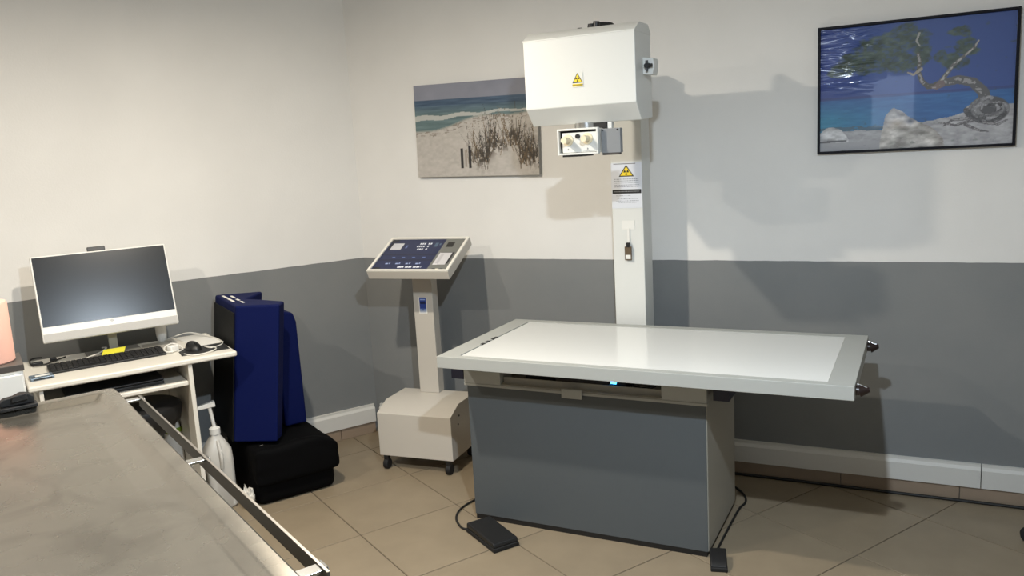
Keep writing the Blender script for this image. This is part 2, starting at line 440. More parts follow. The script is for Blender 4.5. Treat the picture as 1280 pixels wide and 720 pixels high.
# ------------------------------------------------------------------ pendant lamps (above the frame)
def pendant(pos, label, bulbcol, estr):
    x, y, z = pos
    t = thing('pendant_lamp', label, 'lamp', (x, y, CEIL), 0, 'pendant lamps above the frame')
    dz = z-CEIL
    obj('ceiling_cup', lathe(new(), [(.05, -.03), (.05, 0)], 24), M_SHADE, t, smooth=True)
    obj('cord', Cyl((0, 0, -.03), (0, 0, dz+.115), .004, seg=8), M_CABLEB, t)
    bm = new(); prof_o = [(.022, dz+.115), (.055, dz+.10), (.125, dz+.05)]; prof_i = [(.122, dz+.05), (.052, dz+.097), (.02, dz+.112)]
    lathe(bm, prof_o+prof_i, 32)
    obj('lamp_shade', bm, M_SHADE, t, smooth=True)
    m = mat('bulb_'+label[:4], (240, 240, 235), .4, emit=bulbcol, estr=estr)
    obj('bulb', lathe(new(), [(.012, dz+.095), (.022, dz+.07), (.024, dz+.055), (.018, dz+.037), (.004, dz+.03)], 16), m, t, smooth=True)
    return t
pendant(WARM_POS, 'warm white pendant lamp hanging above the blue cushions', (255, 220, 170), 6)
pendant(DESK_POS, 'left warm pendant lamp hanging near the steel examination table', (255, 220, 170), 6)
pendant(COOL_POS, 'cool white pendant lamp hanging in mid room', (225, 235, 255), 6)

# ------------------------------------------------------------------ x-ray table
XT_A = math.radians(-.7)
t = thing('xray_table', 'white x-ray table with floating top on blue-grey cabinet', 'table', (1.045, -1.005, 0), XT_A)
TW, TD, TZ, TT = 1.523, .712, .757, .047
BL, BR, BF, BB = .085, .082, .035, .045                # border widths
fr = new()
vo = [[fr.verts.new((x, y, z)) for x, y in ((0, 0), (TW, 0), (TW, TD), (0, TD))] for z in (TZ-TT, TZ)]
vi = [[fr.verts.new((x, y, z)) for x, y in ((BL, BF), (TW-BR, BF), (TW-BR, TD-BB), (BL, TD-BB))] for z in (TZ-TT, TZ)]
for k in range(4):
    q = (k+1) % 4
    fr.faces.new((vo[0][k], vo[0][q], vo[1][q], vo[1][k])); fr.faces.new((vi[0][q], vi[0][k], vi[1][k], vi[1][q]))
    fr.faces.new((vo[1][k], vo[1][q], vi[1][q], vi[1][k])); fr.faces.new((vo[0][q], vo[0][k], vi[0][k], vi[0][q]))
bmesh.ops.recalc_face_normals(fr, faces=fr.faces[:])
obj('top_frame', fr, M_ALU, t, bevel=.002)
obj('top_panel', Box(BL+.006, TW-BR, BF, TD-BB-.004, TZ-TT+.004, TZ-.0015), M_TOP, t)
for yy in (.22, .262, .315, .335):
    obj('slot_notch', Box(BL-.008, BL+.006, yy, yy+.022, TZ-.004, TZ+.0012), M_BLACK, t)
for yy in (.055, TD-.075):
    k = new(); cyl(k, (TW, yy, TZ-.027), (TW+.012, yy, TZ-.027), .016, .016); cyl(k, (TW+.012, yy, TZ-.027), (TW+.04, yy, TZ-.022), .022, .008, 14)
    kn = obj('clamp_knob', k, M_BROWNKNOB, t, smooth=True)
    obj('knob_lever', Cyl((TW+.004, yy, TZ-.006), (TW+.032, yy-.004, TZ-.017), .004, seg=8), M_CHROME, kn, smooth=True)
CX0, CX1, CY0, CY1 = .022, 1.016, .191, .672
cb = new(); box(cb, CX0, CX0+.02, CY0+.002, CY1, .02, .70); box(cb, CX1-.02, CX1, CY0+.002, CY1, .02, .70); box(cb, CX0+.02, CX1-.02, CY1-.02, CY1, .02, .70)
box(cb, CX0+.02, CX1-.02, CY0+.02, CY1-.02, .02, .596)
obj('cabinet_body', cb, M_BEIGE, t, bevel=.0015)
obj('kick_strip', Box(CX0+.004, CX1-.006, CY0-.003, CY1-.01, 0, .02), M_BLACK, t)
obj('front_panel', Box(CX0, CX1-.003, CY0-.004, CY0+.002, .0205, .588), M_GREYPANEL, t, bevel=.001)
obj('cassette_lip', Box(CX0-.012, CX1+.004, CY0-.008, CY0+.012, .588, .598), M_ALU, t)
obj('corner_block', Box(CX0-.012, .178, CY0-.006, CY0+.1, .598, .658), M_ALU, t, bevel=.001)
obj('corner_block', Box(.850, CX1+.002, CY0-.006, CY0+.1, .598, .658), M_ALU, t, bevel=.001)
obj('tray_floor', Box(.178, .850, CY0-.004, CY1-.03, .598, .603), M_BEIGE, t)
obj('tray_front', Box(.182, .845, CY0+.02, CY0+.024, .603, .628), M_BEIGE, t)
obj('cassette_holder', Box(.40, .63, CY0+.05, CY0+.35, .608, .655), M_DARKTOP, t, bevel=.003)
obj('cassette_receiver', Box(.26, .395, CY0+.06, CY0+.3, .608, .65), M_BLACK, t, bevel=.003)
obj('tray_handle', Box(.452, .538, CY0-.02, CY0-.009, .574, .612), M_ALU, t, bevel=.003)
ld = obj('detector_box', Box(.632, .70, CY0+.035, CY0+.2, .608, .655), M_BLACK, t, bevel=.003)
obj('status_light', Box(.640, .662, CY0+.030, CY0+.036, .633, .644), M_LED, ld)
for k in range(3):
    obj('tray_cable', tube(new(), [(.70, CY0+.08, .645-.008*k), (.74, CY0+.04, .628-.003*k), (.79, CY0+.045, .622+.004*k), (.838, CY0+.06+.02*k, .648)], .0035, 6, 6), M_CABLEB, t, smooth=True)
for xx in (-.058, CX1+.022):
    obj('rail', Box(xx, xx+.058, CY0+.005, CY1-.03, .608, TZ-TT), M_NAVY, t, bevel=.002)

# ------------------------------------------------------------------ x-ray stand: column, arm, tube head, collimator
t = thing('xray_stand', 'white x-ray column with tube head and collimator behind table', 'x-ray machine', (1.5975, -.172, 0))
ox, oy = 1.5975, -.172
def XB(x0, x1, y0, y1, z0, z1): return Box(x0-ox, x1-ox, y0-oy, y1-oy, z0, z1)
obj('base_plate', XB(1.45, 1.745, -.30, -.03, 0, .03), M_WHITE, t, bevel=.003)
obj('column', XB(1.527, 1.668, -.235, -.11, .03, 1.86), M_HEAD, t, bevel=.004)
obj('support_arm', XB(1.545, 1.66, -.675, -.235, 1.70, 1.83), M_HEAD, t, bevel=.004)
prof = [(-.86, 1.681), (-.86, 1.926), (-.802, 1.957), (-.70, 1.957), (-.668, 1.93), (-.662, 1.628), (-.80, 1.619)]
hd = obj('tube_head', prism(new(), [(y-oy, z) for y, z in prof], 'x', 1.419-ox, 1.846-ox), M_HEAD, t, bevel=.003)
lid = [(-.8612, 1.9235), (-.8612, 1.9275), (-.8025, 1.9585), (-.70, 1.9585), (-.666, 1.931), (-.666, 1.9235)]
obj('lid', prism(new(), [(y-oy, z) for y, z in lid], 'x', 1.4175-ox, 1.8475-ox), M_HEAD, hd, bevel=.001)
hd.location = (-.0095, .025, .003)
# black connectors and looped cable on the head
k = new(); cyl(k, (1.648-ox, -.745-oy, 1.957), (1.648-ox, -.745-oy, 1.978), .017, .013); cyl(k, (1.665-ox, -.745-oy, 1.957), (1.668-ox, -.745-oy, 1.985), .014, .012)
obj('cable_connector', k, M_BLACK, hd, smooth=True)
obj('cable_connector', Cyl((1.60-ox, -.74-oy, 1.957), (1.60-ox, -.74-oy, 1.969), .012, .009), M_BLACK, hd, smooth=True)
obj('loop_cable', tube(new(), [(1.668-ox, -.745-oy, 1.972), (1.685-ox, -.70-oy, 1.976), (1.70-ox, -.655-oy, 1.972), (1.70-ox, -.642-oy, 1.93), (1.66-ox, -.63-oy, 1.88), (1.62-ox, -.55-oy, 1.835)], .010, 10), M_CABLEB, hd, smooth=True)
# side bracket with knob
bk = obj('side_bracket', prism(new(), [(1.846-ox, 1.778), (1.882-ox, 1.774), (1.888-ox, 1.80), (1.886-ox, 1.832), (1.846-ox, 1.838)], 'y', -.775-oy, -.715-oy), M_HEAD, hd, bevel=.003)
kn = new(); cyl(kn, (1.866-ox, -.775-oy, 1.806), (1.866-ox, -.797-oy, 1.806), .011, .009); cyl(kn, (1.86-ox, -.79-oy, 1.806), (1.886-ox, -.79-oy, 1.806), .007, .006, 10); cyl(kn, (1.866-ox, -.79-oy, 1.786), (1.866-ox, -.79-oy, 1.824), .005, .005, 8)
obj('bracket_knob', kn, M_BLACK, bk, smooth=True)
# warning sticker on head
def trefoil(cv, cu, cvv, s, asp, col=(25, 22, 10)):
    dx = (cv.u-cu)*asp/s; dy = (cv.v-cvv)/s; r = np.hypot(dx, dy); an = np.degrees(np.arctan2(dy, dx))
    blade = (np.cos(np.radians(3*(an-30))) > .0) & (r > .28) & (r < 1.0)
    cv.mix((blade | (r < .17))*1.0, col)
def warn_triangle(cv, cu, v0, w, h, asp_tref):
    """yellow triangle with black border, apex up"""
    tt = (cv.v-v0)/h; half = w/2*(1-tt)
    ins = (tt >= 0) & (tt <= 1) & (np.abs(cv.u-cu) <= half)
    cv.mix(ins*1.0, (28, 24, 10))
    t2 = (cv.v-v0-.09*h)/(h*.76); ins2 = (t2 >= 0) & (t2 <= 1) & (np.abs(cv.u-cu) <= w*.78/2*(1-t2))
    cv.mix(ins2*1.0, (236, 205, 40))
    trefoil(cv, cu, v0+.36*h, h*.23, asp_tref)
cv = Canvas(72, 90, (216, 216, 208))
warn_triangle(cv, .5, .28, .96, .68, .8)
cv.rect(.02, .98, .04, .22, (238, 205, 40)); cv.rect(.02, .98, .085, .175, (60, 52, 18))
for k in range(9): cv.rect(.07+.098*k, .13+.098*k, .10, .16, (225, 200, 60), .8)
s = sheet('warning_sticker', cv, .042, .052, M_LABEL, hd); s.location = (1.608-ox, -.8618-oy, 1.748)
s['label'] = 'yellow radiation warning triangle sticker'
# collimator
cl = obj('collimator', XB(1.545, 1.696, -.845, -.70, 1.514, 1.602), M_WHITE, t, bevel=.003)
cl.location = (-.0095, .025, 0)
bm = new()
x0, x1, z0, z1 = 1.541-ox, 1.700-ox, 1.510, 1.605; yf, yb = -.866-oy, -.845-oy
box(bm, x0, x0+.007, yf, yb, z0, z1); box(bm, x1-.007, x1, yf, yb, z0, z1); box(bm, x0+.007, x1-.007, yf, yb, z0, z0+.007); box(bm, x0+.007, x1-.007, yf, yb, z1-.007, z1)
obj('collimator_bezel', bm, M_HEAD, cl, bevel=.0015)
obj('bezel_recess', XB(1.548, 1.693, -.848, -.846, 1.517, 1.598), M_CAVITY, cl)
obj('control_face', XB(1.558, 1.692, -.858, -.848, 1.518, 1.590), M_HEAD, cl, bevel=.002)
for kx, kz in ((1.581, 1.563), (1.657, 1.566)):
    k = new(); cyl(k, (kx-ox, -.858-oy, kz), (kx-ox, -.862-oy, kz), .021, .0205, 24); cyl(k, (kx-ox, -.862-oy, kz), (kx-ox, -.902-oy, kz), .0125, .0115, 20)
    obj('knob', k, M_CREAMKNOB, cl, smooth=True)
obj('push_button', Cyl((1.621-ox, -.858-oy, 1.576), (1.621-ox, -.868-oy, 1.576), .0085, .008, 16), M_BLACK, cl, smooth=True)
for kx in (1.581, 1.657):
    obj('scale_mark', XB(kx-.002, kx+.002, -.8587, -.858, 1.527, 1.533), M_GREYBOX, cl)
obj('scale_mark', XB(1.637, 1.687, -.8587, -.858, 1.5215, 1.5225), M_GREYBOX, cl)
obj('mirror_slot', XB(1.558, 1.635, -.86, -.74, 1.503, 1.512), M_BLACK, cl)
gb = obj('side_housing', XB(1.703, 1.776, -.84, -.812, 1.510, 1.598), M_GREYBOX, cl, bevel=.002)
obj('housing_foot', XB(1.706, 1.77, -.838, -.814, 1.503, 1.510), M_DARKTOP, gb)
for kx in (1.709, 1.766): obj('screw', Cyl((kx-ox, -.84-oy, 1.592), (kx-ox, -.8425-oy, 1.592), .0032, seg=10), M_BLACK, gb)
obj('mount_ring', Cyl((1.625-ox, -.775-oy, 1.60), (1.625-ox, -.775-oy, 1.625), .044, .044, 28), M_CHROME, cl, smooth=True)
obj('mount_plate', XB(1.66, 1.712, -.80, -.72, 1.602, 1.622), M_BLACK, cl)
obj('mount_clip', XB(1.716, 1.731, -.80, -.78, 1.598, 1.622), M_HEAD, cl)
# label on the column
cv = Canvas(90, 132, (214, 216, 222))
warn_triangle(cv, .5, .70, .50, .26, .70)
cv.rect(.08, .80, .975, .99, (95, 92, 90))
def textline(cv, v, h, u0, u1, col, seed, step=.022):
    rg = np.random.default_rng(seed); u = u0
    while u < u1:
        w = rg.uniform(.5, 2.6)*step; cv.rect(u, min(u+w, u1), v, v+h*rg.uniform(.7, 1), col, .75); u += w+step*.5
for n_, vv in enumerate((.64, .60, .55, .51, .47)):
    textline(cv, vv, .016, .10, .90, (110, 112, 124), n_)
cv.rect(.03, .97, .325, .415, (24, 23, 24))
textline(cv, .36, .02, .10, .90, (175, 175, 178), 11)
for n_, (vv, a_, b_) in enumerate(((.27, .15, .62), (.20, .18, .85), (.155, .14, .88), (.115, .22, .8))):
    textline(cv, vv, .016, a_, b_, (120, 122, 132), 20+n_)
s = sheet('warning_label', cv, .138, .196, M_LABEL, t); s.location = (1.5285-ox, -.2362-oy, 1.262)
s['label'] = 'printed notice with yellow radiation triangle and black bar'
obj('tape', XB(1.570, 1.629, -.2372, -.2356, 1.168, 1.208), M_PAPER, t)

d = thing('hanging_tag', 'small brown tag hanging from white tape on the column', 'tag', (1.600, -.241, 1.10))
obj('strap', Box(-.005, .005, -.001, .0005, -.005, .075), M_PAPER, d)
obj('tag_body', Box(-.017, .015, -.011, -.001, -.066, -.004), M_BRONZE, d, bevel=.004)
obj('clip', Box(-.008, .008, -.014, -.001, -.008, .012), M_BLACK, d, bevel=.002)
obj('tag_window', Box(-.012, .011, -.0122, -.011, -.06, -.042), M_PAPER, d)

# ------------------------------------------------------------------ control console
t = thing('control_console', 'white wheeled control console with slanted blue button panel', 'console', (.540, -.30, 0), math.radians(4.5))
bp_ = [(-.165, .072), (-.165, .292), (-.065, .333), (.135, .333), (.135, .072)]
bs = obj('base_box', prism(new(), bp_, 'x', -.205, .20), M_WHITE2, t, bevel=.003)
for kz, ky in ((.275, -.07), (.235, -.085)): obj('screw', Cyl((.20, ky, kz), (.2025, ky, kz), .005, seg=10), M_BLACK, bs)
for cx_ in (-.175, .17):
    for cy_ in (-.15, .11):
        c_ = obj('caster', Box(cx_-.012, cx_+.012, cy_-.012, cy_+.012, .045, .075), M_BLACK, t, bevel=.002)
        obj('wheel', Cyl((cx_-.013, cy_, .026), (cx_+.013, cy_, .026), .026, seg=24), M_RUBBER, c_, bevel=.004)
obj('post', Box(-.085, .024, .080, .142, .333, 1.045), M_WHITE2, t, bevel=.003)
cv = Canvas(60, 90, (232, 228, 218)); cv.rect(.1, .9, .30, .98, (40, 64, 140)); cv.rect(.18, .82, .58, .72, (20, 30, 70)); cv.mix(((cv.v < .3)*(cv.v/.3))*((cv.u > .1) & (cv.u < .9)), (110, 135, 190)); cv.rect(.4, .6, .18, .26, (60, 70, 120)); cv.rect(.2, .8, .82, .88, (150, 170, 215))
s = sheet('label_sticker', cv, .046, .085, M_LABEL, t); s.location = (-.055, .0792, .748); s['label'] = 'small blue and white sticker'
# slanted panel housing: rotate about x
PW, PDp, PTh = .437, .305, .046
sl = math.atan2(.128, .275)
ph = obj('panel_housing', Box(0, PW, 0, PDp, -PTh, -.004), M_WHITE2, t, bevel=.002)
ph.location = (-.212, -.137, 1.0); ph.rotation_euler = (sl, 0, 0)
bm = new(); g = .014
box(bm, 0, g, 0, PDp, -.004, .003); box(bm, PW-g, PW, 0, PDp, -.004, .003); box(bm, g, PW-g, 0, g, -.004, .003); box(bm, g, PW-g, PDp-g, PDp, -.004, .003)
obj('panel_rim', bm, M_WHITE, ph, bevel=.001)
cv = Canvas(250, 160, (25, 35, 72))
cv.rect(.74, 1, 0, 1, (112, 113, 108))
cv.rect(0, .74, .47, .52, (20, 26, 56)); cv.rect(0, .74, .29, .34, (20, 26, 56)); cv.rect(0, .10, .9, 1, (24, 28, 44)); cv.rect(.02, .11, .0, .09, (12, 14, 24))
cv.rect(.05, .20, .66, .87, (196, 196, 200)); cv.rect(.02, .05, .64, .9, (24, 28, 44))
for (u0, v0, n_) in ((.42, .83, 6), (.40, .74, 6), (.40, .645, 6)):
    rg = np.random.default_rng(int(u0*100+v0*10))
    for k in range(n_):
        if rg.random() < .85: cv.rect(u0+.028*k, u0+.028*k+.021, v0, v0+.05, (222, 226, 235))
cv.rect(.63, .67, .75, .88, (110, 140, 150), .6); cv.rect(.69, .71, .80, .86, (120, 150, 160), .6); cv.rect(.245, .27, .71, .8, (90, 104, 150))
for k in range(4):
    cv.rect(.17+.135*k, .21+.135*k, .385, .42, (90, 108, 160)); cv.rect(.14+.135*k, .175+.135*k, .185, .225, (150, 165, 205)); cv.rect(.185+.135*k, .20+.135*k, .19, .235, (150, 165, 205))
for k in range(3):
    for q in range(4): cv.rect(.335+.105*k+.021*q, .335+.105*k+.021*q+.016, .075, .125, (228, 232, 240))
cv.rect(.64, .65, .07, .13, (200, 205, 220))
cv.rect(.79, .88, .74, .90, (22, 22, 22)); cv.rect(.78, .96, .20, .56, (40, 40, 42)); cv.rect(.775, .935, .17, .55, (200, 198, 200)); cv.rect(.80, .84, .2, .5, (182, 180, 183)); cv.rect(.775, .83, .17, .2, (230, 228, 228))
cv.rect(.80, .84, .02, .06, (60, 60, 60)); cv.rect(.90, .94, .02, .06, (60, 60, 60)); cv.rect(.85, .88, .025, .05, (235, 225, 200))
s = sheet('button_panel', cv, PW-2*g, PDp-2*g, M_PANEL, ph, 'xy'); s.location = (g, g, -.0035); s['label'] = 'dark blue button panel with white lettering and grey key field'

# ------------------------------------------------------------------ pictures
t = thing('beach_canvas', 'unframed canvas photo of a beach with dune grass', 'picture', (.410, 0, 1.408), math.radians(0))
CWd, CHt = .686, .462
t.rotation_euler = (0, math.radians(1.0), 0)
t.location = (.408, -.001, 1.427)
obj('canvas_block', Box(0, CWd, -.024, 0, 0, CHt), mat('canvas_edge', (150, 150, 148), .8), t, bevel=.002)
cv = Canvas(230, 155, (178, 172, 165)); u, v = cv.u, cv.v
nz = fbm(u*40, v*40); cv.c += ((nz-.5)*26)[..., None]
cv.mix((v > .83)*1.0, (128, 130, 142)); cv.c += ((v > .83)*(fbm(u*8, v*8)-.5)*14)[..., None]
hz_ = .835
sea = (v < hz_)
band = fbm(u*6, v*60)
shore = .50+.20*u-.03*np.sin(u*9)
cv.mix((sea & (v > shore+.02))*1.0, (62, 82, 104)); cv.mix((sea & (v > shore) & (v < .77-.0*u))*1.0*np.clip((.80-v)*8, 0, 1), (92, 112, 114))
cv.c += ((sea & (v > shore))*(band-.5)*50)[..., None]
foam = np.abs(v-(.635+.06*u+.01*np.sin(u*20))) < .022*(1.2-u)+.005*band
cv.mix((foam & sea)*.85, (186, 184, 178)); cv.mix((np.abs(v-shore-.0) < .012)*.6, (150, 150, 142))
cv.mix(((v < shore-.0) & (v > shore-.06) & (fbm(u*30, v*90) > .58))*.7, (118, 108, 98))
rg = np.random.default_rng(5)
for k in range(210):
    cx_ = rg.choice([.5, .57, .62, .68, .78, .86, .93, .97, .9], p=[.1, .12, .12, .08, .1, .14, .14, .1, .1])+rg.normal(0, .03)
    base = {True: .17, False: .33}[cx_ < .6 or cx_ > .85]+rg.normal(0, .04); h_ = rg.uniform(.12, .42); lean = rg.normal(-.02, .05)
    d_, tt = segdist(u*1.5, v, cx_*1.5, base, (cx_+lean)*1.5, base+h_)
    cv.mix((d_ < .0045*(1.15-tt))*rg.uniform(.5, .95), rg.choice([(58, 50, 42), (84, 72, 56), (104, 84, 58), (40, 38, 36)]))
for cx_, cy_, sx, sy in ((.545, .20, .05, .10), (.60, .27, .05, .07), (.70, .32, .05, .06), (.80, .42, .06, .06), (.95, .25, .035, .14)):
    m_ = np.exp(-((u-cx_)/sx)**2-((v-cy_)/sy)**2)*(fbm(u*45, v*30) > .47); cv.mix(m_*.9, (54, 47, 40))
for x0, x1, y0, y1 in ((.375, .395, .09, .30), (.44, .46, .085, .325)): cv.rect(x0, x1, y0, y1, (36, 32, 34))
cv.rect(.41, .425, .10, .28, (150, 142, 132)); 
s = sheet('canvas_print', cv, CWd, CHt, M_PRINT, t); s.location = (0, -.0252, 0)

t = thing('framed_poster', 'black framed poster of a twisted tree on a turquoise shore', 'picture', (2.357, -.002, 1.452))
FW, FH = .706, .507
bm = new(); g = .010
box(bm, 0, g, -.022, 0, 0, FH); box(bm, FW-g, FW, -.022, 0, 0, FH); box(bm, g, FW-g, -.022, 0, 0, g); box(bm, g, FW-g, -.022, 0, FH-g, FH)
obj('frame', bm, M_FRAMEB, t, bevel=.001)
obj('backing', Box(g, FW-g, -.008, -.001, g, FH-g), M_BLACK, t)
cv = Canvas(300, 210, (42, 70, 136)); u, v = cv.u, cv.v
cv.mix(np.clip(1-v, 0, 1)*.5, (46, 76, 142)); cv.mix(np.clip(.3-u, 0, 1)*1.2, (56, 66, 146))
hz_ = .43; cv.mix((v < hz_)*1.0, (36, 92, 152)); cv.mix((v < hz_)*np.clip(.55-u, 0, 1)*1.7*np.clip((hz_-v)*6, 0, 1), (34, 128, 160)); cv.mix((np.abs(v-hz_) < .012)*.6, (40, 52, 110))
cv.c += ((v < hz_)*(fbm(u*14, v*70)-.5)*26)[..., None]
shore = .15+.14*np.clip((u-.45)*2.2, 0, 1)+.02*fbm(u*14, v*0)
cv.mix((v < shore+.035)*(fbm(u*20, v*40) > .4)*.7*(u < .5), (70, 84, 96))
sand = v < shore; cv.mix(sand*1.0, (160, 160, 164)); cv.c += (sand*(fbm(u*30, v*50)-.5)*60)[..., None]
def rock(pts, col, seed):
    pts = np.array(pts); top = np.interp(u, pts[:, 0], pts[:, 1], left=-1, right=-1); ins = v < top+.02*(fbm(u*25+seed, v*25)-.5)
    cv.mix(ins*1.0, col); cv.c += (ins*(fbm(u*20+seed, v*26, 5)-.52)*170)[..., None]
rock([(0, .15), (.03, .19), (.07, .205), (.12, .17), (.16, .09), (.162, 0)], (178, 178, 180), 3)
cv.mix(((v < .085+.03*u) & (v > .07+.03*u) & (u < .15))*.8, (70, 70, 74)); cv.mix((v < .07)*(u < .33)*.9, (158, 158, 162))
rock([(.325, -.1), (.33, .06), (.36, .28), (.40, .325), (.44, .30), (.49, .24), (.56, .19), (.62, .13), (.66, .06), (.68, -.1)], (176, 172, 168), 9)
cv.mix(np.exp(-((u-.42)/.05)**2-((v-.20)/.03)**2)*.6, (130, 110, 80)); cv.mix(np.exp(-((u-.49)/.02)**2-((v-.215)/.022)**2)*.9, (50, 48, 50))
def foliage(ells, seed):
    m_ = np.zeros_like(u)
    for cx_, cy_, sx, sy in ells: m_ = np.maximum(m_, 1.25-((u-cx_)/sx)**2-((v-cy_)/sy)**2)
    ins = np.clip((m_-.35+1.3*(fbm(u*22+seed, v*26)-.5))*3, 0, 1)*np.clip((fbm(u*50+seed, v*60, 3)-.2)*4, .55, 1)
    cv.mix(ins*.95, (56, 72, 62)); cv.c += (ins*(fbm(u*28+2*seed, v*36, 5)-.5)*70)[..., None]
foliage([(.47, .86, .12, .14), (.34, .80, .20, .13), (.20, .70, .16, .10), (.12, .64, .10, .05), (.42, .70, .16, .10), (.53, .75, .06, .14)], 5)
foliage([(.73, .88, .07, .05), (.77, .76, .07, .08), (.70, .66, .08, .08), (.64, .70, .04, .06)], 12)
def branch(pts, w0, w1, col, hi=(150, 148, 150)):
    n_ = len(pts)-1
    for k in range(n_):
        d_, tt = segdist(u*1.4, v, pts[k][0]*1.4, pts[k][1], pts[k+1][0]*1.4, pts[k+1][1]); w = w0+(w1-w0)*(k+tt)/n_
        cv.mix((d_ < w)*1.0, col); cv.mix(((d_ < w*.55) & (fbm(u*60, v*60) > .5))*.9, hi)
branch([(.86, .33), (.855, .40), (.80, .485), (.73, .515), (.66, .50), (.62, .485)], .042, .028, (84, 84, 86))
branch([(.64, .49), (.58, .475), (.545, .52), (.525, .60), (.53, .68), (.52, .74)], .022, .012, (78, 76, 70))
branch([(.64, .51), (.67, .57), (.70, .63), (.75, .69), (.80, .75), (.82, .80)], .018, .008, (92, 92, 90), (172, 170, 168))
branch([(.64, .49), (.62, .47), (.60, .47)], .03, .012, (110, 96, 96))
branch([(.54, .62), (.50, .58), (.47, .60)], .012, .006, (150, 142, 128)); branch([(.525, .9), (.51, .84), (.53, .8)], .008, .004, (150, 150, 145))
cv.mix(np.clip((1-((u-.88)/.105)**2-((v-.265)/.11)**2)*6, 0, 1), (74, 74, 78))
rg = np.random.default_rng(8)
for k in range(60):
    an = rg.uniform(0, 6.28); rx, ry = rg.uniform(.03, .115), rg.uniform(.03, .105); cx_, cy_ = .88, .27; da = rg.uniform(.5, 1.3)
    pts = [(cx_+rx*math.cos(an+da*q/4), cy_+ry*math.sin(an+da*q/4)) for q in range(5)]
    sh_ = int(rg.uniform(56, 140)); branch(pts, .013, .009, (sh_, sh_, sh_+4), (sh_+30, sh_+30, sh_+34))
for pts in ([(.80, .19), (.72, .16), (.64, .19)], [(.78, .21), (.70, .20), (.66, .16)], [(.77, .16), (.84, .11), (.88, .10)], [(.86, .17), (.93, .15), (.97, .18)]): branch(pts, .012, .006, (88, 86, 90))
s = sheet('poster_sheet', cv, FW-2*g, FH-2*g, M_POSTER, t); s.location = (g, -.0085, g)

# ------------------------------------------------------------------ floor items by the x-ray table
def to_local(t, pix, z=.0055):
    m = Matrix.Translation(t.location) @ Matrix.Rotation(t.rotation_euler.z, 4, 'Z')
    return [m.inverted() @ onz(x, y, z) for x, y in pix]
t = thing('foot_pedal', 'wide black foot pedal on tiles in front of grey cabinet', 'pedal', (1.222, -.966, 0), math.radians(-33.5), 'foot pedals')
obj('pedal_base', Box(-.118, .118, -.058, .058, 0, .018), M_RUBBER, t, bevel=.004)
obj('pedal_plate', prism(new(), [(-.116, .018), (.116, .018), (.110, .036), (-.112, .042)], 'y', -.056, .056), M_BLACK, t, bevel=.006, segs=3)
obj('cable', tube(new(), [(-.112, .01, .012)]+to_local(t, [(581, 661), (572, 653), (570.5, 645), (575, 637), (584, 630), (597, 623), (612, 617)]), .0045, 8), M_CABLEB, t, smooth=True)
t = thing('foot_pedal', 'small black foot switch at front right corner of grey cabinet', 'pedal', (2.108, -.872, 0), math.radians(14), 'foot pedals')
obj('pedal_base', Box(-.03, .03, -.055, .055, 0, .016), M_RUBBER, t, bevel=.003)
obj('pedal_plate', prism(new(), [(-.05, .016), (.055, .016), (.055, .04), (-.02, .036)], 'x', -.029, .029), M_BLACK, t, bevel=.004)
obj('cable', tube(new(), [(-.012, .05, .02)]+to_local(t, [(896, 688), (910, 661), (924, 636), (931, 629), (932, 622), (926, 614), (918, 608)]), .0045, 8), M_CABLEB, t, smooth=True)
tag(obj('floor_cable', tube(new(), [(1.75, -.03, .0075), (2.05, -.024, .0075), (2.5, -.026, .0075), (3.0, -.026, .0075), (3.6, -.03, .0075), (4.2, -.028, .0075)], .0065, 8, 8), M_CABLEB, smooth=True),
    'long black cable lying on the floor against back wall skirting', 'cable')

def star_stool(t, h, seat_r, leg_r, arm_rot, seat_th=.08, taper=.72):
    obj('seat', lathe(new(), [(seat_r*taper, h-seat_th), (seat_r*.93, h-seat_th*.55), (seat_r, h-seat_th*.2), (seat_r*.97, h-.012), (seat_r*.85, h)], 40), M_STOOL, t, smooth=True)
    obj('pole', Cyl((0, 0, .09), (0, 0, h-seat_th), .022, .022), M_BLACK, t, smooth=True)
    obj('hub', lathe(new(), [(.035, .06), (.04, .10), (.03, .14)], 20), M_BLACK, t, smooth=True)
    for k in range(5):
        an = arm_rot+k*2*math.pi/5; c_, s_ = math.cos(an), math.sin(an)
        lg = obj('leg', Cyl((c_*.02, s_*.02, .085), (c_*leg_r, s_*leg_r, .062), .016, .013, 12), M_BLACK, t, smooth=True)
        obj('wheel', Cyl((c_*leg_r+s_*.016, s_*leg_r-c_*.016, .026), (c_*leg_r-s_*.016, s_*leg_r+c_*.016, .026), .026, seg=20), M_RUBBER, lg, bevel=.004)
wp = onz(1283.5, 672, 0)
t = thing('rolling_stool', 'black castor stool at the right edge near back wall', 'stool', (wp.x+.28, wp.y-.03, 0))
star_stool(t, .50, .17, .28, math.pi)

# ------------------------------------------------------------------ blue cushions on black bag
t = thing('storage_bag', 'soft black nylon bag on the floor under the blue cushions', 'bag', P(.68, .33, 0), TH)
def softbox(x0, x1, y0, y1, z0, z1, nx=6, ny=6, nz=4, bulge=.012, seed=1):
    bm = new(); box(bm, x0, x1, y0, y1, z0, z1)
    bmesh.ops.subdivide_edges(bm, edges=bm.edges[:], cuts=5, use_grid_fill=True)
    rg = np.random.default_rng(seed); cx_, cy_, cz_ = (x0+x1)/2, (y0+y1)/2, (z0+z1)/2
    for w in bm.verts:
        f_ = [(w.co.x-cx_)/(x1-x0)*2, (w.co.y-cy_)/(y1-y0)*2, (w.co.z-cz_)/(z1-z0)*2]
        for ax in range(3):
            o_ = [f_[k] for k in range(3) if k != ax]
            if abs(abs(f_[ax])-1) < 1e-3:
                w.co[ax] += math.copysign(bulge, f_[ax])*(1-o_[0]**2)*(1-o_[1]**2)
        if w.co.z > z0+.01: w.co += Vector(rg.normal(0, .003, 3))
        w.co.z = max(w.co.z, z0)
    return bm
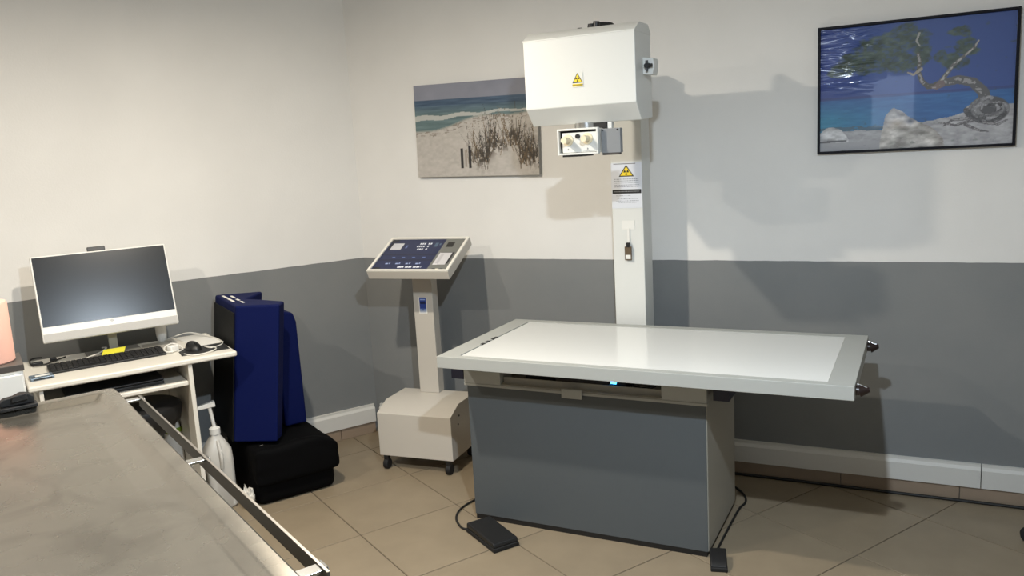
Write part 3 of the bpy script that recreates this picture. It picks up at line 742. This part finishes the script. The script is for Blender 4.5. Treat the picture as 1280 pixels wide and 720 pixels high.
bg = softbox(-.19, .185, -.285, .22, 0, .276, bulge=.006)
for w in bg.verts:   # right front shoulder slopes down
    if w.co.x > .10 and w.co.z > .2: w.co.z -= (w.co.x-.10)*.35
    if w.co.z < .10 and w.co.y < -.2: w.co.y += .012
obj('bag_body', bg, M_BAG, t, subsurf=2)
fl = softbox(-.192, .20, -.298, -.15, .10, .272, bulge=.004, seed=4)
for w in fl.verts:
    if w.co.x > .12 and w.co.z > .2: w.co.z -= (w.co.x-.12)*.5
obj('bag_flap', fl, M_BAG, t, subsurf=2)
obj('zip_pull', Cyl((-.15, -.24, .277), (-.14, -.25, .281), .004, seg=8), M_CHROME, t)

ZB, ZT = .292, .932
F0, F1, B0, B1 = Vector((-.030, -1.000)), Vector((.160, -.930)), Vector((-.382, -.776)), Vector((-.195, -.648))
org = (F0+B0)/2
t = thing('positioning_trough', 'tall blue V-trough cushion with black back standing on black bag', 'cushion', (org.x, org.y, ZB))
def rel(p): return (p.x-org.x, p.y-org.y)
fi = F1+Vector((-.035, .075)); bi = B1+Vector((.03, -.075)); val = (F0+B0)/2+Vector((.075, .06))
o_ = obj('foam_body', prism(new(), [rel(p) for p in (F0, F1, fi, val, bi, B1, B0)], 'z', 0, ZT-ZB), M_BLUE, t, bevel=.010, segs=3)
def lean(o):
    for w in o.data.vertices:
        k = min(1, w.co.z/(ZT-ZB)); w.co += Vector((.031, .015, -.012))*k+Vector((-.014, -.040, 0))*(1-k)
lean(o_)
nrm = Vector((-(B0-F0).y, (B0-F0).x)).normalized()
if nrm.dot(val-org) > 0: nrm = -nrm
dv = (B0-F0).normalized()
back = [F0+nrm*.001+dv*.012, B0+nrm*.001-dv*.012, B0+nrm*.006-dv*.012, F0+nrm*.006+dv*.012]
lean(obj('black_backing', prism(new(), [rel(p) for p in back], 'z', .004, ZT-ZB-.035), M_BLACKVINYL, t))
# white print on the top end: blocks of lettering
mk = new()
for q, w_, off in ((.28, .10, .022), (.34, .07, .052), (.56, .11, .022), (.60, .05, .05), (.80, .05, .05)):
    c_ = F0+(B0-F0)*(1-q)-nrm*off; e_ = dv*w_*.5; n_ = nrm*.006
    prism(mk, [rel(c_-e_-n_), rel(c_+e_-n_), rel(c_+e_+n_), rel(c_-e_+n_)], 'z', ZT-ZB+.0002, ZT-ZB+.001)
lean(obj('white_print', mk, M_PAPER, t))

t = thing('positioning_wedge', 'narrow blue wedge cushion standing behind the blue V-trough', 'cushion', P(.645, .41, .29), TH)
obj('foam_body', prism(new(), [(-.015, 0), (.092, 0), (.088, .50), (.075, .545), (-.015, .57)], 'y', -.02, .16), M_BLUE, t, bevel=.010, segs=3)
mk = new()
for q in range(4): box(mk, .01+.012*q, .018+.012*q, .03+.02*q, .05+.02*q, .5455, .5475)
wp_ = obj('white_print', mk, M_PAPER, t); wp_.rotation_euler = (0, 0, 0); wp_.location = (-.02, 0, .014)

# ------------------------------------------------------------------ desk
DZ, DA0, DA1, DB0, DB1 = .74, .892, 1.690, .075, .605
t = thing('computer_desk', 'small white computer desk with shelf by the left wall', 'desk', P((DA0+DA1)/2, (DB0+DB1)/2, 0), TH)
hw, hd_ = (DA1-DA0)/2, (DB1-DB0)/2
obj('desk_top', Box(-hw, hw, -hd_, hd_, DZ-.024, DZ), M_DESK, t, bevel=.008, segs=3)
am = (DA0+DA1)/2
def dx_(a): return am-a
xl0, xl1 = dx_(1.655), dx_(1.640); xr0, xr1 = dx_(1.10), dx_(1.082)
obj('side_panel', Box(xl0, xl1, -hd_+.012, hd_-.01, 0, DZ-.024), M_DESK, t, bevel=.002)
obj('side_panel', Box(xr0, xr1, -hd_+.012, hd_-.01, 0, DZ-.024), M_DESK, t, bevel=.002)
obj('shelf', Box(xl1, xr0, -hd_+.03, hd_-.02, .620, .640), M_DESK, t, bevel=.006, segs=3)
obj('lower_shelf', Box(xl1, xr0, -.05, hd_-.02, .12, .138), M_DESK, t, bevel=.003)
obj('back_rail', Box(xl1, xr0, hd_-.03, hd_-.012, .46, .60), M_DESK, t, bevel=.002)
def desk_pt(a, b, z=DZ): return P(a, b, z)
# dark slim device on the keyboard shelf
sb = thing('shelf_device', 'flat black device lying on the desk shelf', 'device', P(1.36, .43, .640), TH)
obj('device_base', Box(-.20, .17, -.11, .12, 0, .016), M_BLACK, sb, bevel=.004)
obj('device_lid', Box(-.20, .17, -.11, .12, .017, .026), M_BLACK, sb, bevel=.004)

# monitor: bottom at b=.30, leaning back
mt = thing('computer_monitor', 'white all-in-one computer with dark screen on the white desk', 'computer', P(1.325, .245, DZ), TH)
TILT = math.atan2(.105, .352)
W2, MH = .271, .372
root_y = -.055                       # local -y is towards the room
hs = obj('housing', Box(-W2, W2, 0, .028, 0, MH), M_MONWHITE, mt, bevel=.004)
hs.location = (-.002, root_y, .108); hs.rotation_euler = (-TILT, 0, 0)
obj('screen', Box(-W2+.007, W2-.007, -.0015, .001, .066, MH-.006), M_SCREEN, hs)
cv = Canvas(30, 30, (232, 230, 224)); rr = np.hypot(cv.u-.5, cv.v-.5); cv.mix((rr < .46)*1.0, (150, 150, 152)); 
cv.mix((((np.abs(cv.u-.40+(.5-cv.v)*.15) < .05) | (np.abs(cv.u-.62+(.5-cv.v)*.15) < .05)) & (rr < .4))*1.0, (232, 230, 224))
lg = sheet('maker_mark', cv, .012, .012, M_LABEL, hs); lg.location = (-.006, -.0006, .050)
obj('speaker_strip', Box(-W2+.004, W2-.004, -.0012, .001, .004, .036), mat('speaker_cloth', (188, 186, 182), .8, bump=.3, bscale=900), hs)
wc = obj('webcam', Box(-.036, .036, .004, .020, MH, MH+.020), M_BLACK, hs, bevel=.003); wc.location = (-.012, 0, 0)
obj('stand_neck', prism(new(), [(.03, .004), (.045, .004), (.062, .22), (.045, .22)], 'x', -.018, .018), mat('grey_stand', (150, 148, 142), .4), mt, bevel=.002)
obj('stand_foot', Box(-.11, .11, -.028, .125, 0, .008), mat('grey_foot', (120, 118, 113), .45), mt, bevel=.003)

kb = thing('keyboard', 'long black keyboard in front of the monitor', 'keyboard', P(1.375, .372, DZ), TH)
obj('keyboard_body', prism(new(), [(-.066, 0), (.066, 0), (.066, .018), (-.066, .010)], 'x', -.226, .226), M_BLACK, kb, bevel=.003)
ks = new()
for r_ in range(6):
    for c_ in range(21):
        if r_ == 0 and 4 < c_ < 10: continue
        x_ = -.217+c_*.0207; y_ = -.058+r_*.0195; z_ = .0108+(y_+.066)*.06
        box(ks, x_, x_+.0175, y_, y_+.016, z_, z_+.0045)
k_ = obj('keys', ks, mat('key_black', (34, 33, 33), .5), kb); k_['kind'] = 'stuff'

mp_ = thing('mouse_pad', 'dark mouse pad at the right end of the desk', 'mouse pad', P(1.000, .455, DZ), TH+math.radians(-4))
obj('pad', Box(-.10, .10, -.075, .075, 0, .003), M_BLACK, mp_, bevel=.001)
ms = thing('computer_mouse', 'black computer mouse on the dark mouse pad', 'mouse', P(1.035, .425, DZ+.003), TH+math.radians(10))
bm = new(); bmesh.ops.create_uvsphere(bm, u_segments=24, v_segments=16, radius=1)
for w in bm.verts:
    w.co = Vector((w.co.x*.031*(1-.12*w.co.y), w.co.y*.055, max(0, w.co.z)*.036*(1+.12*w.co.y)))
obj('mouse_body', bm, M_BLACK, ms, smooth=True)
obj('scroll_wheel', Cyl((-.003, -.03, .026), (.003, -.03, .026), .008, seg=14), M_RUBBER, ms, smooth=True)
obj('button_seam', Box(-.0006, .0006, -.050, -.005, .020, .034), M_RUBBER, ms)

nt_ = thing('sticky_note', 'bright yellow note slip at the foot of the monitor', 'note', P(1.333, .275, DZ+.008), TH+math.radians(12))
bm = new()
for k in range(3):
    prism(bm, [(-.055, -.038), (.035, -.040), (.062, .030), (-.03, .036)], 'z', .0008*k, .0008*k+.0007)
obj('note_pad', bm, M_YELLOW, nt_); nt_.location = P(1.338, .262, DZ+.019); nt_.rotation_euler = (math.radians(9), 0, TH+math.radians(6))

def sheet_obj(name, label, cat, loc, rot, w, h, m=M_PAPER, th=.0012):
    e = obj(name, Box(-w/2, w/2, -h/2, h/2, 0, th), m); place(e, loc, rot); tag(e, label, cat); return e
sheet_obj('paper_sheet', 'white paper sheet at the back right corner of desk', 'paper', P(.965, .235, DZ+.0004), TH+math.radians(6), .13, .27)
sheet_obj('grey_folder', 'grey plastic folder lying behind the keyboard', 'folder', P(1.145, .235, DZ+.0004), TH+math.radians(-6), .13, .20, mat('grey_plastic_sleeve', (165, 160, 150), .4))
# white gadget standing behind the monitor's right corner
g_ = thing('desk_gadget', 'small white rounded device standing behind the monitor corner', 'device', P(1.105, .115, DZ), TH)
obj('gadget_body', lathe(new(), [(.014, 0), (.020, .006), (.024, .04), (.025, .09), (.022, .105), (.012, .112)], 24), M_MONWHITE, g_, smooth=True)
obj('gadget_cap', Box(-.016, .012, -.024, -.012, .082, .092), M_BLACK, g_, bevel=.003)

def wire(name, label, pts, r, m, seg=6):
    o = obj(name, tube(new(), pts, r, seg, 8), m, smooth=True); return tag(o, label, 'cable')
wire('white_cable', 'thin white cable looped across the mouse pad', [P(1.10, .13, DZ+.004), P(1.04, .18, DZ+.03), P(.97, .13, DZ+.02), P(.90, .25, DZ+.004), P(.905, .42, DZ+.006), P(.97, .48, DZ+.007), P(.985, .42, DZ+.007), P(.955, .50, DZ+.007), P(.99, .555, DZ+.007), P(1.06, .565, DZ+.004), P(1.09, .50, DZ+.004)], .0028, M_CABLEW)
wire('white_cable', 'white cable running from monitor foot behind the keyboard', [P(1.46, .26, DZ+.004), P(1.42, .23, DZ+.008), P(1.38, .20, DZ+.012), P(1.35, .16, DZ+.02), P(1.36, .10, DZ+.012)], .0035, M_CABLEW)
wire('black_cable', 'black cable curled at the left end of the desk', [onz(52, 447, DZ+.005), onz(43, 448, DZ+.01), onz(37.5, 451, DZ+.01), onz(39, 456, DZ+.008), onz(48, 457, DZ+.007), onz(58, 455, DZ+.006), onz(68, 451, DZ+.007), onz(82, 446, DZ+.006)], .0035, M_CABLEB)
pl = thing('cable_plug', 'black cable plug at the left end of desk', 'plug', Vector(onz(47, 457, DZ)), TH+math.radians(6))
obj('plug_body', Box(-.022, .022, -.011, .011, 0.0005, .016), M_BLACK, pl, bevel=.005)
pl2 = thing('cable_plug', 'small black plug behind the keyboard left end', 'plug', Vector(onz(67, 452, DZ)), TH)
obj('plug_body', Box(-.013, .013, -.010, .010, .0005, .018), M_BLACK, pl2, bevel=.004)
# knot of white plugs beside the pad
wk = thing('white_charger', 'white charger plug with coiled lead beside the mouse pad', 'charger', P(1.115, .40, DZ), TH+math.radians(25))
obj('plug_body', Box(-.020, .022, -.016, .016, .0005, .03), M_MONWHITE, wk, bevel=.006)
obj('lead', tube(new(), [(-.01, -.02, .006), (-.035, .0, .008), (-.02, .03, .02), (.02, .035, .03), (.04, .012, .02), (.035, -.02, .006), (.0, -.035, .004)], .004, 6), M_CABLEW, wk, smooth=True)
cr = thing('card_reader', 'small silver card reader at the left front of the desk', 'card reader', P(1.635, .475, DZ), TH+math.radians(3))
obj('reader_body', Box(-.040, .044, -.035, .035, 0, .012), M_SILVER, cr, bevel=.003)
obj('reader_slot', Box(-.03, .036, -.036, -.030, .003, .008), M_BLACK, cr)
obj('reader_window', Box(-.02, .032, -.012, .014, .0115, .0125), M_PAPER, cr)
obj('reader_button', Box(-.034, -.02, -.03, -.016, .0115, .014), M_BLACK, cr, bevel=.001)

# under the desk
t = thing('rolling_stool', 'round black stool pushed under the white desk', 'stool', P(1.262, .40, 0), TH)
star_stool(t, .535, .155, .14, .3, seat_th=.15, taper=.45)
t = thing('plastic_bottle', 'white bottle with green stripe under the desk', 'bottle', P(1.135, .27, .138), TH)
obj('bottle_body', lathe(new(), [(.036, 0), (.040, .01), (.040, .20), (.034, .235), (.014, .265), (.014, .28)], 28), M_JUG, t, smooth=True)
obj('label_band', lathe(new(), [(.0402, .205), (.0408, .206), (.0385, .226), (.037, .226)], 28), M_GREEN, t, smooth=True)
obj('cap', lathe(new(), [(.016, .278), (.016, .305), (.006, .312), (.006, .335)], 18), M_MONWHITE, t, smooth=True)
t = thing('pump_jug', 'white plastic jug with pump dispenser beside the desk leg', 'jug', P(.992, .455, 0), TH)
jb = new(); ring = []
for z_, w_, d_ in ((0, .052, .052), (.01, .060, .060), (.22, .062, .060), (.275, .058, .056), (.315, .036, .036), (.34, .020, .020), (.352, .019, .019)):
    rg_ = []
    for k in range(28):
        an = 2*math.pi*k/28; c_, s_ = math.cos(an), math.sin(an); e_ = .55
        rg_.append(jb.verts.new((w_*math.copysign(abs(c_)**e_, c_), d_*math.copysign(abs(s_)**e_, s_), z_)))
    ring.append(rg_)
for a_, b_ in zip(ring, ring[1:]):
    for k in range(28): jb.faces.new((a_[k], a_[(k+1) % 28], b_[(k+1) % 28], b_[k]))
jb.faces.new(ring[0][::-1]); jb.faces.new(ring[-1])
obj('jug_body', jb, M_JUG, t, smooth=True)
obj('jug_handle', tube(new(), [(.0, -.030, .318), (.0, -.052, .29), (.0, -.070, .25), (.0, -.062, .20)], .009, 10), M_JUG, t, smooth=True)
obj('cap', lathe(new(), [(.024, .345), (.024, .372), (.012, .38)], 20), M_MONWHITE, t, smooth=True)
obj('pump', tube(new(), [(0, 0, .375), (-.006, 0, .43), (-.012, 0, .475)], .0085, 10), M_MONWHITE, t, smooth=True)
obj('nozzle', prism(new(), [(-.068, .470), (-.064, .486), (.012, .500), (.014, .472)], 'y', -.011, .011), M_MONWHITE, t, bevel=.003)
t = thing('plastic_bag', 'crumpled white plastic bag on the floor beside the jug', 'bag', P(.905, .565, 0), TH)
bm = new(); bmesh.ops.create_icosphere(bm, subdivisions=3, radius=.055)
rg = np.random.default_rng(2)
for w in bm.verts: w.co = Vector((w.co.x*.5, w.co.y*.8, (w.co.z+.05)*.9))*(1+rg.normal(0, .09)); w.co.z = max(0, w.co.z)
obj('bag_film', bm, M_JUG, t)

# ------------------------------------------------------------------ white cabinet with salmon roll (left edge)
t = thing('storage_cabinet', 'white cabinet with dark worktop at the left edge', 'cabinet', P(1.93, 1.16, 0), TH)
obj('cabinet_body', Box(-.21, .212, -.15, .05, .06, .955), M_PAPER, t, bevel=.002)
obj('plinth', Box(-.20, .20, -.13, .04, 0, .06), M_BLACK, t)
obj('worktop', Box(-.215, .216, -.156, .055, .955, .975), M_DARKTOP, t, bevel=.002)
for k in (-1, 1):
    d_ = obj('door', Box(-.205 if k < 0 else .002, -.002 if k < 0 else .208, -.166, -.151, .07, .945), M_PAPER, t, bevel=.002)
    obj('handle', Cyl((k*.025, -.178, .46), (k*.025, -.178, .58), .005, seg=10), M_CHROME, d_, smooth=True)
t = thing('paper_roll', 'salmon pink paper roll standing on the cabinet worktop', 'paper roll', P(1.807, 1.21, .975), TH)
obj('roll', lathe(new(), [(.074, 0), (.078, .004), (.078, .185), (.074, .19), (.030, .19), (.028, .18)], 40), M_SALMON, t, smooth=True)
obj('core', lathe(new(), [(.026, .02), (.030, .1902), (.024, .1902)], 24), M_BEIGE, t, smooth=True)

# ------------------------------------------------------------------ steel examination table in the foreground
EZ = .90
ea, eb = P(1.4975, 1.520, 0), None
erot = TH+math.radians(2.1)
# local: x towards the corner (right edge of table at x=0), y towards the wall; far edge at y=0
t = thing('exam_table', 'stainless steel examination table with raised rim in foreground', 'table', ea, erot)
EW, EL = .66, 1.62
def rect_ring(x0, x1, y0, y1, z, rad, n=5):
    pts = []
    for cx_, cy_, a0_ in ((x1-rad, y1-rad, 0), (x0+rad, y1-rad, 90), (x0+rad, y0+rad, 180), (x1-rad, y0+rad, 270)):
        for k in range(n+1):
            an = math.radians(a0_+90*k/n); pts.append((cx_+rad*math.cos(an), cy_+rad*math.sin(an), z))
    return pts
bm = new(); rings = []
for ins, z_, rad in ((.004, EZ-.035, .016), (0, EZ-.030, .02), (0, EZ-.006, .02), (.006, EZ, .018), (.034, EZ-.001, .012), (.040, EZ-.003, .012), (.056, EZ-.016, .012), (.064, EZ-.018, .012), (.105, EZ-.021, .02), (.115, EZ-.0235, .02)):
    rings.append([bm.verts.new(p) for p in rect_ring(-EW+ins, -ins, -EL+ins, -ins, z_, rad)])
for a_, b_ in zip(rings, rings[1:]):
    n_ = len(a_)
    for k in range(n_): bm.faces.new((a_[k], a_[(k+1) % n_], b_[(k+1) % n_], b_[k]))
bm.faces.new(rings[-1]); bm.faces.new(rings[0][::-1])
bmesh.ops.recalc_face_normals(bm, faces=bm.faces[:])
o_ = obj('table_sheet', bm, M_SHEET, t, smooth=True)
ra0, ra1 = -.15, -1.50
rl = obj('side_rail', Box(.036, .040, ra1, ra0, EZ-.035, EZ-.004), M_DKSTEEL, t)
obj('rail_edge', Box(.0355, .0405, ra1, ra0, EZ-.004, EZ-.0025), M_STEEL, rl)
for yy in (-.155, -.80, -1.455):
    br_ = obj('rail_bracket', Box(-.002, .036, yy-.028, yy, EZ-.012, EZ-.006), M_CHROME, t, bevel=.001)
    obj('bracket_plate', Box(.0405, .044, yy-.03, yy, EZ-.04, EZ-.002), M_DKSTEEL, br_)
    obj('bolt', lathe(new(), [(.007, 0), (.007, .004), (.003, .006)], 12), M_CHROME, br_).matrix_local = Matrix.Translation((.044, yy-.014, EZ-.014)) @ Matrix.Rotation(math.pi/2, 4, 'Y')
obj('under_frame', Box(-EW+.12, -.16, -EL+.25, -.30, EZ-.075, EZ-.024), M_DKSTEEL, t, bevel=.003)
obj('pedestal', Box(-.46, -.24, -1.02, -.62, .06, EZ-.075), M_STEEL, t, bevel=.006)
obj('pedestal_foot', Box(-.60, -.10, -1.35, -.30, 0, .06), M_DKSTEEL, t, bevel=.008)

c_ = thing('table_clamp', 'black plastic clamp on the far rim of the steel table', 'clamp', P(1.752, 1.552, EZ), erot)
c_.scale = (.82, .82, .72)
obj('clamp_jaw', Box(-.055, .058, -.040, .012, .0008, .014), M_BLACK, c_, bevel=.003)
bm = new(); prism(bm, [(-.052, .014), (-.056, .034), (-.040, .046), (-.010, .050), (.012, .060), (.036, .054), (.050, .040), (.052, .014)], 'y', -.022, .010)
obj('clamp_body', bm, M_RUBBER, c_, bevel=.005)
obj('clamp_lever', prism(new(), [(-.02, .030), (-.012, .056), (.026, .060), (.034, .034)], 'y', -.036, -.022), M_BLACK, c_, bevel=.004)
obj('clamp_tail', Box(-.085, -.052, -.038, -.006, .001, .008), M_RUBBER, c_, bevel=.002)
